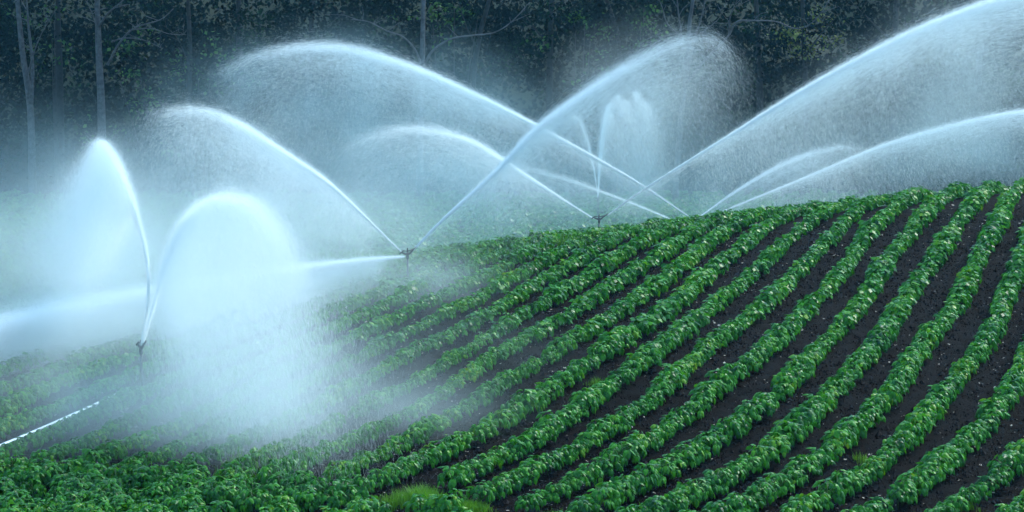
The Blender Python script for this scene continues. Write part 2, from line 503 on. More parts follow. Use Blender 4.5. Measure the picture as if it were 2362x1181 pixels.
# ------------------------------------------------------------------ grass tufts
def grass(px, py, Y, n, w, h, label):
    c = at(px, py, Y); c[2] = gz(c[0], c[1])
    g = np.random.default_rng(int(px))
    b = np.stack([g.normal(0, w, n), g.normal(0, w * .5, n), np.zeros(n)], -1)
    b[:, 2] = ground_height(c[0] + b[:, 0], c[1] + b[:, 1]) - c[2]
    lean = np.stack([g.normal(0, .35, n), g.normal(0, .35, n)], -1)
    hh = h * g.uniform(.5, 1.1, n) * np.exp(-(b[:, 0] / (w * 2)) ** 2)
    wd = g.uniform(.003, .006, n); ya = g.uniform(0, 3.14, n)
    s = np.stack([np.cos(ya) * wd, np.sin(ya) * wd, 0 * wd], -1)
    top = b + np.stack([lean[:, 0] * hh, lean[:, 1] * hh, hh], -1)
    mid = b + np.stack([lean[:, 0] * hh * .3, lean[:, 1] * hh * .3, hh * .55], -1)
    V = np.stack([b - s, b + s, mid - s * .8, mid + s * .8, top], 1).reshape(-1, 3)
    t = np.array([[0, 1, 3], [0, 3, 2], [2, 3, 4]])
    T = (t[None] + (np.arange(n) * 5)[:, None, None]).reshape(-1, 3)
    o = mesh_np('grass_tuft', V, T, M_grass, loc=c)
    tag(o, label, 'grass', 'grass tufts among the beans')
grass(955, 1146, 28.4, 1300, .24, .25, 'large bright green grass tuft at the lower end of a crop row')
grass(1075, 1155, 28.0, 900, .17, .17, 'low spreading grass tuft just right of the large bright one')
grass(1285, 1178, 27.6, 160, .10, .22, 'small sparse grass tuft at the bottom edge beside dark soil')
grass(1305, 527, 51.0, 70, .22, .5, 'tall grass blades sticking up on the hill crest beside a sprinkler')
for j_, (x_, y_, Y_) in enumerate([(1500, 1150, 28.2), (1990, 1020, 30.8), (690, 1130, 28.6), (60, 1090, 29.5), (2230, 1140, 28.4), (1380, 820, 34.8)]):
    grass(x_, y_, Y_, 60 + 12 * j_, .09, .16, ['small grass weed low in the dark soil right of bottom centre', 'small grass weed between two rows at lower right', 'small grass weed under the falling spray at lower left',
        'small grass weed at the far left of the bottom strip', 'small grass weed near the bottom right corner', 'small grass weed between rows in the middle of the hill'][j_])
grass(560, 1050, 30.0, 120, .25, .40, 'thin grass blades standing among misty bean plants')

# ------------------------------------------------------------------ irrigation lateral and sprinklers
def along_lateral(s):
    y = S1[1] + s; x = S1[0] + float(GC(y) - GC(S1[1])) + float(LC(-12, y))
    return np.array([x, y, float(gz(x, y)) + (.15 if s < -.4 else .04)])
G = Geo(); G.tube([along_lateral(s) for s in np.arange(-8, 40, .5)], .03, 10)
tag(G.build('irrigation_pipe', M_alu), 'shiny aluminium irrigation pipe lying between two bean rows', 'pipe')

def sprinkler(P, phi, label, barrel=.26, back=.14):
    base = P.copy(); base[2] = float(gz(P[0], P[1]))
    Hh = P[2] + 1.0 - base[2]
    root = empty('sprinkler', base)
    tag(root, label, 'sprinkler', 'impact sprinklers on the irrigation line')
    G = Geo(); G.tube([(0, 0, 0), (0, 0, Hh - .13)], .022, 8); G.tube([(0, 0, Hh * .45), (0, 0, Hh * .45 + .05)], .026, 8); G.build('riser', M_steel, root)
    G = Geo(); G.tube([(0, 0, Hh - .13), (0, 0, Hh - .10), (0, 0, Hh - .06), (0, 0, Hh + .01)], [.024, .033, .028, .024], 10)
    G.build('body', M_brass, root)
    d = np.array([math.cos(phi), math.sin(phi), 0]); e = R(27)
    G = Geo(); st = np.array([0, 0, Hh - .03])
    G.tube([st, st + d * .05 + [0, 0, .01], st + d * barrel * math.cos(e) * .5 + np.array([0, 0, barrel * .25]), st + d * barrel * math.cos(e) + np.array([0, 0, barrel * math.sin(e) + .03])], [.026, .024, .018, .013], 8)
    G.build('nozzle', M_brass, root)
    G = Geo()
    G.tube([st, st - d * back * .5 + [0, 0, .015], st - d * back + np.array([0, 0, .05])], [.026, .022, .012], 8); G.build('nozzle', M_brass, root)
    G = Geo(); G.tube([(0, 0, Hh + .01), (0, 0, Hh + .085), (0, 0, Hh + .10)], [.015, .015, .006], 8); G.build('spring_cap', M_brass, root)
    G = Geo(); G.tube([np.array([0, 0, Hh + .03]), np.array([0, 0, Hh + .03]) - d * .10 + [0, 0, .02], np.array([0, 0, Hh - .02]) - d * .19 + [0, 0, .01]], [.010, .012, .018], 6)
    G.tube([np.array([0, 0, Hh + .03]), np.array([0, 0, Hh + .04]) + d * .12 + [0, 0, .02]], [.010, .016], 6)
    G.build('impact_arm', M_brass, root)
    return root
sprinkler(S1, R(-60), 'sprinkler nearest the camera on its riser among the misty left rows')
sprinkler(S2, R(35), 'sprinkler on a thin riser where the hill crest meets the mist')
sprinkler(S3, R(4), 'dark sprinkler head peeking over the hill crest at centre')
sprinkler(F1, R(80), 'far sprinkler in the valley under the upright plume')

# ------------------------------------------------------------------ water
RES = 2362 / 1024
def needles(C, A_, L, w):
    """thin water streaks as slender triangles: centres C, directions A_"""
    n = len(C)
    A_ = A_ / (np.linalg.norm(A_, axis=1)[:, None] + 1e-9)
    q = rng.normal(0, 1, (n, 3)); q -= (q * A_).sum(1)[:, None] * A_; q /= np.linalg.norm(q, axis=1)[:, None] + 1e-9
    L = np.broadcast_to(L, (n,))[:, None]; w = np.broadcast_to(w, (n,))[:, None]
    V = np.stack([C - A_ * L / 2 - q * w / 2, C - A_ * L / 2 + q * w / 2, C + A_ * L / 2], 1).reshape(-1, 3)
    return V
TOT = [0]
def needle_obj(name, Vs, parent=None, mat=None):
    V = np.vstack(Vs); V = V[V[:, 2] > -200]
    T = np.arange(len(V)).reshape(-1, 3); TOT[0] += len(T)
    return mesh_np(name, V, T, mat or M_water, parent)

def jet(name, label, P0, phi, pix, r0, r1, tau0, tau1, ctau=.0, cfall=1.5, cstart=.25, drift=.3, lat=.35, fade=.75, streak=6.0, rpow=1.4, wind=0.0, combs=(), core=.30, hang=1.5, sb=(1.5, 1.7)):
    """P0 nozzle; pix ridge points in the photo; r core radius start/end; tau core optical depth start/end; ctau curtain optical depth"""
    phi = R(phi)
    P = np.array([on_plane(x, y, P0, phi) for x, y in pix])
    Cc = catmull(P, 160)
    seg = np.linalg.norm(np.diff(Cc, axis=0), axis=1); cum = np.concatenate([[0], np.cumsum(seg)]); Ltot = cum[-1]
    tg = np.gradient(Cc, axis=0); tg /= np.linalg.norm(tg, axis=1)[:, None]
    root = empty(name, tuple(P0))
    off = np.array(P0)
    # stream: density per length so that tau * width * length is covered
    bins = 60; tt = (np.arange(bins) + .5) / bins
    rad = r0 + (r1 - r0) * tt ** rpow
    tau = tau0 + (tau1 - tau0) * tt; tau = np.where(tt > fade, tau * np.clip((1 - tt) / (1 - fade), 0, 1) ** .8, tau)
    D = P0[1]; pxm = F / D / RES
    w = .045 / pxm
    NS = 46; strand = rng.normal(0, 1, (NS, 3))
    tau = tau * (.85 + .3 * tt); ctau = ctau * (.34 if P0[1] < 45 else .28)
    Vs = []
    for b in range(bins):
        Ln = np.clip(rad[b] * 3, .05, .20)
        a = .32 * Ln * w
        n = int(tau[b] * (2.7 * rad[b]) * (Ltot / bins) / a)
        if n <= 0: continue
        s = (b + rng.random(n)) / bins
        k_ = rng.integers(0, NS, n)
        keep = rng.random(n) < np.clip(.12 + 1.7 * vnoise(s * 30 + k_ * 7.3, k_ * 3.7) * (.6 + .8 * vnoise(s * 13 + P0[0] * 9, s * 0 + 2.5)), 0, 1) ** (.25 + 1.5 * tt[b])
        s = s[keep]; k_ = k_[keep]; n = len(s)
        if n == 0: continue
        u = s * (len(Cc) - 1); i = np.clip(u.astype(int), 0, len(Cc) - 2); f = (u - i)[:, None]
        c = Cc[i] * (1 - f) + Cc[i + 1] * f; d = tg[i]
        rr = (r0 + (r1 - r0) * s ** rpow) * (.75 + .5 * vnoise(s * 17 + P0[1], k_ * .31))
        o_ = (strand[k_] * .55 + rng.normal(0, .5, (n, 3))) * rr[:, None] * core
        # most of the water keeps to the upper edge, the rest trails off below it
        trail = rng.random(n) < np.clip(1.4 * s, 0, .62)
        o_[:, 2] -= np.where(trail, rng.exponential(1.0, n) * rr * hang, 0)
        o_ += np.where(trail, 1, 0)[:, None] * rng.normal(0, .45, (n, 3)) * rr[:, None]
        Vs.append(needles(c + o_, d + rng.normal(0, .05, (n, 3)), Ln * rng.uniform(.6, 1.3, n), w) - off)
    if Vs: needle_obj('stream', Vs, root)
    if ctau > 0:
        Ln = .13
        w = w * .85; a = .32 * Ln * w
        horiz = abs((Cc[-1] - Cc[0])[0]) + .3 * abs((Cc[-1] - Cc[0])[1])
        n = int(ctau * horiz * cfall * 1.2 / a)
        s = cstart + (1 - cstart) * rng.beta(sb[0], sb[1], n)
        # filaments: the shower is denser along some falling lines
        m = .45 + 1.1 * vnoise(s * streak * 3 + 3, s * 0 + P0[0]) * vnoise(s * streak * 11 + 7, s * 0 + P0[1]) * 2
        keep = rng.random(n) < np.clip(m, 0, 1)
        s = s[keep]; n = len(s)
        u = s * (len(Cc) - 1); i = np.clip(u.astype(int), 0, len(Cc) - 2)
        c = Cc[i].copy(); d = tg[i]
        h = rng.exponential(cfall, n) * (.35 + .9 * s)
        hd = d.copy(); hd[:, 2] = 0
        k = np.sqrt(h)[:, None]
        c += hd * drift * k
        c[:, 2] -= h; c[:, 0] += wind * h
        c += rng.normal(0, 1, (n, 3)) * (lat * (.25 + .5 * np.minimum(h, 2)) * (.4 + .6 * s))[:, None] * np.array([1, 1, .4])
        dr = hd * .5 / (k + .3) + np.array([0, 0, -1.0])
        zg = gz(c[:, 0], c[:, 1])
        g = c[:, 2] > zg + .1
        c, dr = c[g], dr[g]
        for q_, (x_, y_, w_) in enumerate(combs):
            t0 = on_plane(x_, y_, P0, phi); m_ = int(n * w_)
            h2 = rng.exponential(1.0, m_) * cfall * .9
            c2 = t0 + rng.normal(0, 1, (m_, 3)) * (.10 + .16 * h2)[:, None] * np.array([1, 1, .5]); c2[:, 2] -= h2; c2[:, 0] += wind * h2
            c = np.vstack([c, c2]); dr = np.vstack([dr, np.tile([[wind, 0, -1.0]], (m_, 1))])
        Vs = [needles(c, dr + rng.normal(0, .35, (len(c), 3)), Ln * rng.uniform(.6, 1.4, len(c)), w) - off]
        needle_obj('spray', Vs, root)
    tag(root, label, 'water jet', 'jets thrown by the sprinklers')
    return root

def tip(P, phi, d=.26, dz=.15):
    return P + np.array([math.cos(R(phi)) * d * .85, math.sin(R(phi)) * d * .85, 1.0 - .03 + dz])


jet('water_jet', 'white plume rising left of the nearest sprinkler and smearing to the left', tip(S1, 104, .05, .05), 104,
    [(326, 795), (341, 700), (340, 600), (318, 500), (283, 410), (248, 345), (222, 325)], .03, .32, 1.5, 1.5, ctau=3.4, cfall=1.2, cstart=.35, drift=.2, lat=.35, fade=.85, wind=-.45)
jet('water_jet', 'dense white arch curving toward the camera from the nearest sprinkler', tip(S1, -60, .1, .05), -66,
    [(329, 795), (352, 710), (388, 600), (435, 505), (510, 462), (590, 480), (645, 560), (680, 680)], .03, .42, 2.0, 1.4, ctau=4.0, cfall=1.5, cstart=.2, drift=.12, lat=.5, wind=.13, fade=.30, core=.42, sb=(1.3, 1.6))
jet('water_jet', 'broad jet leaving the crest-end sprinkler up to the left', tip(S2, 150, .16, .05), 150,
    [(928, 583), (880, 537), (760, 425), (640, 343), (540, 282), (450, 255), (330, 262)], .02, .50, 3.4, .5, ctau=1.2, cfall=1.5, cstart=.1, drift=.4, lat=.5, fade=.40)
jet('water_jet', 'jet leaving the crest-end sprinkler steeply up to the right with a feathered end', tip(S2, 35), 28,
    [(957, 573), (1020, 508), (1150, 390), (1245, 292), (1400, 182), (1520, 115), (1600, 88), (1650, 92), (1690, 125)], .034, .50, 3.6, .45, ctau=.8, cfall=1.0, cstart=.2, drift=.6, lat=.35, fade=.5, core=.38)
jet('water_jet', 'low wide white band reaching the left edge across the nearest plume', tip(S2, -126, .1, -.05), -126,
    [(930, 592), (800, 606), (600, 634), (400, 668), (200, 712), (0, 758), (-200, 812)], .03, .34, 1.8, 4.2, ctau=5.0, cfall=.5, cstart=.05, drift=.1, lat=.4, fade=.95, rpow=.7, core=.45, hang=.9)
jet('water_jet', 'longest jet sweeping from the centre sprinkler to the top right corner', tip(S3, 4), -6,
    [(1405, 494), (1490, 434), (1700, 303), (1900, 182), (2100, 80), (2250, 22), (2380, -15), (2500, -30)], .034, .42, 3.4, 2.0, ctau=.85, cfall=2.2, cstart=.2, drift=.2, lat=.6, fade=.97)
jet('water_jet', 'soft jet arching left from the centre sprinkler', tip(S3, 165, .16, .03), 160,
    [(1366, 502), (1290, 455), (1180, 385), (1080, 325), (960, 300), (860, 315), (790, 345)], .03, .6, 2.2, .4, ctau=.4, cfall=1.2, cstart=.15, drift=.4, lat=.6, fade=.4)
jet('water_jet', 'long sharp jet from behind the crest arching to upper left', tip(S4, 176), 172,
    [(1586, 497), (1490, 433), (1400, 380), (1240, 292), (1100, 222), (960, 160), (840, 122), (740, 108), (620, 122), (500, 165)], .036, .65, 3.4, .6, ctau=.7, cfall=2.2, cstart=.35, drift=.3, lat=.7, fade=.6)
jet('water_jet', 'short feathery jet rising right behind the crest with a curled end', tip(S4, 40, .1), 40,
    [(1618, 497), (1700, 440), (1800, 382), (1880, 352), (1950, 338), (2000, 350)], .05, .50, 1.6, .5, ctau=.4, cfall=1.2, cstart=.2, drift=.4, lat=.4, fade=.5)
jet('water_jet', 'low flat jet from behind the crest reaching the right edge', tip(S4, 0, .1), -4,
    [(1625, 505), (1690, 478), (1850, 413), (2050, 332), (2250, 278), (2400, 252)], .05, .28, 1.4, 1.6, ctau=.4, cfall=1.3, cstart=.2, drift=.2, lat=.5, fade=.98, hang=.9)
jet('water_jet', 'upright far plume with a comb-like top in the valley', tip(F1, 80, .1), 60,
    [(1379, 452), (1383, 380), (1389, 310), (1400, 255), (1420, 228)], .06, .28, 1.6, 1.2, ctau=1.7, cfall=1.9, cstart=.4, drift=.2, lat=.3, fade=.9, wind=.28,
    combs=[(1402, 258, .5), (1424, 222, .7), (1442, 232, .7), (1466, 214, .8), (1488, 238, .6)])
jet('water_jet', 'faint thin stream left of the upright far plume', tip(F1, 100, .1), 120,
    [(1379, 452), (1368, 380), (1350, 310), (1330, 270), (1310, 290)], .03, .35, .7, .5, ctau=.15, cfall=1.5, cstart=.3, drift=.3, lat=.4, fade=.7)
F2 = at(1560, 512, 84.0)
jet('water_jet', 'faint flat jet crossing behind the centre sprinkler toward the left', F2, 165,
    [(1540, 503), (1480, 478), (1400, 447), (1300, 412), (1180, 382), (1080, 380)], .08, .5, .9, .4, ctau=.15, cfall=1.0, cstart=.2, drift=.3, lat=.4, fade=.4)

# drifting mist: soft clouds of fine droplets
def cloud(px, py, Y, sx, sy, sz, tau, down=0.0):
    c = at(px, py, Y)
    pxm = F / Y / RES; w = .055 / pxm; L = .24
    n = int(tau * 2 * math.pi * sx * sz / (.32 * L * w))
    p = rng.normal(0, 1, (n, 3)) * np.array([sx, sy, sz])
    q = p + c
    m = vnoise(q[:, 0] * .45 + px, q[:, 2] * .6 + q[:, 1] * .2)
    g = (rng.random(n) < .45 + 1.1 * (m - .25)) & (q[:, 2] > gz(q[:, 0], q[:, 1]) + .15)
    q = q[g]
    return needles(q, np.array([[.1, .0, -1]]) + rng.normal(0, .25, (len(q), 3)), L * rng.uniform(.5, 1.5, len(q)), w)
clouds = [  # px, py, distance, half-sizes (m, standard deviation), optical depth
          (180, 600, 47, 2.4, 3, .8, 1.7), (-30, 570, 50, 2.4, 3, .9, .7), (250, 600, 40, .7, 1.2, .8, .9), (60, 740, 38.5, 2.0, 1.2, .22, 1.6), (600, 580, 50, 2.6, 3, .8, 1.6), (540, 740, 33.5, .85, 1.2, .9, .8), (110, 690, 42, 2.8, 2.4, .5, 1.1), (660, 680, 44.5, 2.2, 1.6, .30, 1.3),
          (860, 340, 72, 4.5, 5, 1.4, .6), (1250, 390, 76, 4.5, 5, 1.3, .6), (1000, 500, 62, 5, 5, .8, 1.1), (450, 480, 62, 5, 5, 1.0, 1.0),
          (1800, 420, 82, 5, 5, 1.1, .65), (60, 440, 66, 4, 4, 1.4, .8), (1500, 440, 84, 5, 5, 1.2, .7),
          (600, 930, 31.0, .85, .9, .55, 1.2), (860, 640, 44.5, 1.5, 1.5, .25, 1.3), (300, 950, 32.2, 2.6, 1.0, .42, 1.5), (110, 800, 37, 2.0, 1.6, .33, 1.3), (760, 930, 32.5, 1.2, .9, .4, .8), (850, 830, 36, 1.6, 1.5, .5, .5),
          # mist hanging right under the jets
          (780, 240, 71, 3.0, 1.0, 1.25, 1.1), (1040, 300, 70, 1.7, 1.0, .8, .5), (590, 400, 51, 1.5, 1.0, .85, .8), (740, 500, 49, 1.2, 1.0, .5, .8), (2330, 150, 57, 1.6, 1.0, 1.4, 1.0), (2060, 260, 58, 1.5, 1.0, .95, .9), (1830, 350, 59, 1.2, .8, .5, .6),
          (2250, 350, 70, 2.0, 1.0, .7, 1.1), (980, 390, 64, 1.7, 1.0, .75, .8), (1500, 220, 52, 1.1, .8, .85, .8), (1450, 330, 88, 1.3, .8, 1.6, 1.0), (185, 500, 42, .5, .8, .8, .8), (280, 520, 41, .4, .6, .9, .9)]

def mist_mat(name, col=(.54, .78, .86)):
    m, nt, out = new_mat(name)
    tc = N(nt, 'ShaderNodeTexCoord')
    ln = N(nt, 'ShaderNodeVectorMath', operation='LENGTH'); nt.links.new(tc.outputs['Object'], ln.inputs[0])
    sq = N(nt, 'ShaderNodeMath', operation='MULTIPLY'); nt.links.new(ln.outputs['Value'], sq.inputs[0]); nt.links.new(ln.outputs['Value'], sq.inputs[1])
    om = N(nt, 'ShaderNodeMath', operation='SUBTRACT', use_clamp=True); om.inputs[0].default_value = 1; nt.links.new(sq.outputs[0], om.inputs[1])
    p2 = N(nt, 'ShaderNodeMath', operation='MULTIPLY'); nt.links.new(om.outputs[0], p2.inputs[0]); nt.links.new(om.outputs[0], p2.inputs[1])
    g = N(nt, 'ShaderNodeNewGeometry'); nz = N(nt, 'ShaderNodeTexNoise', i_Scale=.5, i_Detail=2)
    nt.links.new(g.outputs['Position'], nz.inputs['Vector'])
    mr = N(nt, 'ShaderNodeMapRange'); nt.links.new(nz.outputs[0], mr.inputs[0])
    mr.inputs[1].default_value = .3; mr.inputs[2].default_value = .7; mr.inputs[3].default_value = .1; mr.inputs[4].default_value = 2.1
    mu = N(nt, 'ShaderNodeMath', operation='MULTIPLY'); nt.links.new(p2.outputs[0], mu.inputs[0]); nt.links.new(mr.outputs[0], mu.inputs[1])
    at_ = N(nt, 'ShaderNodeAttribute', attribute_type='OBJECT', attribute_name='density')
    d = N(nt, 'ShaderNodeMath', operation='MULTIPLY'); nt.links.new(mu.outputs[0], d.inputs[0]); nt.links.new(at_.outputs['Fac'], d.inputs[1])
    pv = nt.nodes.new('ShaderNodeVolumePrincipled'); pv.inputs['Color'].default_value = (*col, 1); pv.inputs['Anisotropy'].default_value = .3
    nt.links.new(d.outputs[0], pv.inputs['Density']); nt.links.new(pv.outputs[0], out.inputs['Volume'])
    m.cycles.volume_step_rate = 1.15
    return m
M_mist = mist_mat('drifting_mist'); M_white = mist_mat('dense_spray_mist', (.82, .935, .955))
def ball(M_mist):
    import bmesh
    bm = bmesh.new(); bmesh.ops.create_icosphere(bm, subdivisions=3, radius=1.03)
    me = bpy.data.meshes.new('mist'); bm.to_mesh(me); bm.free(); me.materials.append(M_mist); return me
BALL = ball(M_mist); BALLW = ball(M_white)
mist_root = tag(empty('mist'), 'soft white mist drifting over the crops and in front of the trees', kind='stuff')
for (px_, py_, Y_, sx, sy, sz, tau) in clouds:
    o = bpy.data.objects.new('mist_bank', BALLW if Y_ < 53 or (55 < Y_ < 60) else BALL); COL.objects.link(o)
    c = at(px_, py_, Y_); o.location = c; o.scale = (sx * 2.6, sy * 2.6, sz * 2.6)
    o['density'] = (.42 if Y_ < 40 else .36 if Y_ < 53 else .25) * tau / (2 * sy * 2.6 * .5333)
    o.parent = mist_root
print('needles', TOT[0])

# ------------------------------------------------------------------ forest
def limb(G, pix, Y, r0, r1, seg=8, dy=0.0):
    P = []
    n = len(pix)
    for i, (x, y) in enumerate(pix):
        P.append(at(x, y, Y + dy * i / max(1, n - 1)))
    C = catmull(P, 5 * n)
    G.tube(C, np.linspace(r0, r1, len(C)), seg)
def crown_leaves(cs, n, rs, size, seed):
    """leaf clumps round the given centres"""
    g = np.random.default_rng(seed)
    cs = np.array(cs)
    sub = cs[g.integers(0, len(cs), max(6, n // 60))] + g.normal(0, 1, (max(6, n // 60), 3)) * rs
    i = g.integers(0, len(sub), n)
    p = sub[i] + g.normal(0, 1, (n, 3)) * np.array([.45, .45, .22])
    return leaves(p, g.uniform(0, 6.28, n), g.normal(.5, .5, n), g.normal(0, .5, n), size * g.uniform(.6, 1.3, n), False)

def tree(label, trunk_pix, Y, r, branches, mat, crown=None, seed=0, leafmat=None, nl=2500):
    bx, by = trunk_pix[0]
    b = at(bx, by, Y); b[2] = float(gz(b[0], b[1]))
    root = empty('tree', tuple(b)); tag(root, label, 'tree', 'trees along the forest edge')
    def shift(G): G.v = [v - b for v in G.v]
    G = Geo()
    P = [b + [0, 0, -.3]] + [at(x, y, Y) for x, y in trunk_pix]
    topz = 16 + b[2]
    last, prev = P[-1], P[-2]
    d = (last - prev) / max(.2, (last - prev)[2]); d[:2] = np.clip(d[:2], -.25, .25)
    k = (topz - last[2]) * .55
    P.append(last + d * k)
    C = catmull([p for p in P], 8 * len(P)); G.tube(C, np.linspace(r * 1.15, r * .35, len(C)), 9); shift(G)
    G.build('trunk', mat, root)
    for br in branches:
        G = Geo(); limb(G, br[0], Y - .2, br[1], br[1] * .3, 6, br[2] if len(br) > 2 else -.8)
        # twigs
        g = np.random.default_rng(seed + len(br[0]))
        Cb = catmull([at(x, y, Y - .2) for x, y in br[0]], 24)
        for q in range(5):
            j = g.integers(6, 23); a = Cb[j]
            e = a + np.array([g.normal(0, .5), g.normal(0, .4), g.uniform(.1, .6)])
            G.tube([a, (a + e) / 2 + g.normal(0, .06, 3), e], [br[1] * .35, br[1] * .25, br[1] * .1], 5)
        shift(G); G.build('branch', mat, root)
    if crown:
        cs = [at(x, y, Y + dy) for x, y, dy in crown]
        V, T = crown_leaves(cs, nl, np.array([1.0, .9, .7]), .17, seed)
        mesh_np('crown', V - b, T, leafmat or M_forest_shade, root)
    return root
FY = 104.0
tree('pale slender tree at the left edge with twin leaning stems', [(75, 420), (70, 250), (52, 120), (40, 0)], FY - 1, .17,
     [([(72, 240), (75, 150), (66, 60), (60, -20)], .11), ([(60, 180), (90, 90), (130, 20)], .04)], M_bark_pale, [(40, -80, 1), (0, 60, 2)], 1)
tree('dark straight trunk near the left edge before bright green leaves', [(140, 420), (138, 200), (134, 60), (134, -20)], FY + 2, .2, [], M_bark_dark, [(130, -60, 0), (180, 120, 1.5), (100, 180, 1)], 2)
tree('pale grey tree at left with long bare forked branches', [(236, 430), (234, 250), (228, 120), (224, 0)], FY - 2, .2,
     [([(248, 150), (275, 100), (310, 65), (370, 45), (400, 20)], .06), ([(305, 68), (350, 66), (390, 78), (430, 80)], .035), ([(257, 97), (285, 88), (330, 92), (375, 112)], .035),
      ([(228, 60), (250, 30), (285, 0)], .07), ([(226, 70), (212, 30), (200, 5)], .05)], M_bark_pale, [(230, -90, 0), (300, -60, 1)], 3)
tree('slim dark trunk half hidden in mist left of the long arc', [(440, 430), (436, 250), (438, 120), (434, 0)], FY, .15, [([(436, 150), (410, 90), (380, 60)], .04)], M_bark_dark, [(430, 60, 1), (480, 150, 1), (400, -60, 0)], 4)
tree('dark trunk above the left soft arc', [(560, 430), (556, 250), (552, 100), (550, -20)], FY + 3, .2, [], M_bark_dark, [(540, 60, -1), (600, 120, 0), (520, 180, 0)], 5)
tree('dark leaning trunk above the top of the long arc', [(712, 430), (708, 250), (716, 100), (722, -20)], FY + 3, .17, [([(712, 130), (750, 70), (790, 30)], .05)], M_bark_dark, [(700, 20, -1), (780, 60, 0), (660, 70, -1)], 6)
tree('pale single trunk at centre with two drooping bare branches', [(968, 430), (970, 300), (974, 140), (977, 0)], FY - 2.5, .16,
     [([(972, 150), (958, 115), (930, 85), (890, 70), (850, 50), (810, 45)], .05), ([(980, 145), (1000, 115), (1040, 90), (1090, 82), (1140, 75), (1180, 50), (1222, 5)], .055)],
     M_bark_pale, [(970, -110, 1), (900, 10, 2.5)], 7)
tree('dark trunk right of the pale centre trunk, leaning right', [(1085, 430), (1090, 200), (1105, 90), (1128, 0)], FY + .5, .17, [([(1100, 110), (1075, 60), (1060, 10)], .05)], M_bark_dark, [(1080, 30, 2), (1160, 60, 1.5), (1020, 60, 2)], 8)
tree('dark trunk standing over the crossing of two jets', [(1270, 430), (1268, 200), (1270, 60), (1275, -20)], FY + 2, .2, [([(1268, 110), (1230, 60), (1200, 20)], .05)], M_bark_dark, [(1250, 50, -1), (1330, 90, -1), (1210, 130, 0)], 9)
tree('thin dark tree between the two right jets', [(1430, 430), (1432, 200), (1425, 80), (1400, 0)], FY + 2, .15, [], M_bark_dark, [(1420, 30, 0), (1470, 100, 0)], 10)
tree('pale many-stemmed tree behind the feathered jet', [(1560, 400), (1568, 300), (1580, 195), (1590, 60), (1602, -20)], FY - 3.5, .13,
     [([(1579, 200), (1574, 100), (1566, 40), (1560, -20)], .07), ([(1582, 190), (1600, 100), (1618, 40), (1630, -20)], .06),
      ([(1582, 195), (1620, 145), (1660, 105), (1682, 80), (1700, 50), (1740, 48), (1790, 50), (1835, 66), (1870, 55), (1900, 20), (1912, 0)], .06),
      ([(1682, 78), (1684, 40), (1700, 0)], .045), ([(1578, 90), (1540, 55), (1525, 10), (1505, -20)], .04), ([(1600, 90), (1660, 40), (1655, 10)], .03)],
     M_bark_pale, [(1580, -120, 1)], 11)
tree('dark trunk right of the many-stemmed tree', [(1755, 430), (1752, 200), (1748, 80), (1742, -20)], FY + 2, .18, [], M_bark_dark, [(1730, 60, 0), (1800, 110, 0), (1700, 140, 0)], 12)
tree('tree with leaves coloured a sunlit yellow-green above the longest jet', [(1865, 430), (1860, 250), (1855, 120), (1850, -20)], FY + 2.5, .15, [([(1857, 130), (1900, 70), (1940, 30)], .05)], M_bark_dark,
     [(1835, 130, -.5), (1850, 160, -.5), (1822, 100, 0)], 13, M_forest_sunlit, 420)
tree('dark tree above the longest jet near the upper right', [(2060, 430), (2060, 200), (2065, 60), (2070, -20)], FY + 2, .22, [([(2062, 100), (2000, 40), (1960, 0)], .05)], M_bark_dark, [(2040, 10, 0), (2000, 150, 0), (2110, 250, -2)], 14)
tree('dark tree behind the mist at the right edge', [(2250, 430), (2255, 200), (2260, 60), (2262, -20)], FY + 1, .2, [], M_bark_dark, [(2230, 200, -2), (2290, 100, 0), (2180, 280, -2)], 15)

# the wood behind: foliage that reads as one mass
def mass():
    g = np.random.default_rng(77)
    Vs, Ts, n = [], [], 0
    nc = 2600
    x = g.uniform(-31, 31, nc); y = FY + 2 + g.gamma(2.0, 4.0, nc); z0 = gz(x, y)
    h = g.random(nc) ** .85 * 19
    ok = vnoise(x * .35 + 40, h * .35 + y * .3) > .36
    c = np.stack([x, y, z0 + h], -1)[ok]
    m = 70
    i = np.repeat(np.arange(len(c)), m)
    p = c[i] + g.normal(0, 1, (len(i), 3)) * np.array([.8, .7, .42])
    return leaves(p, g.uniform(0, 6.28, len(i)), g.normal(.5, .5, len(i)), g.normal(0, .5, len(i)), .30 * g.uniform(.5, 1.3, len(i)), False)
V, T = mass()
tag(mesh_np('forest', V, T, M_forest_shade), 'dark dense wood filling the background behind the field', kind='stuff')
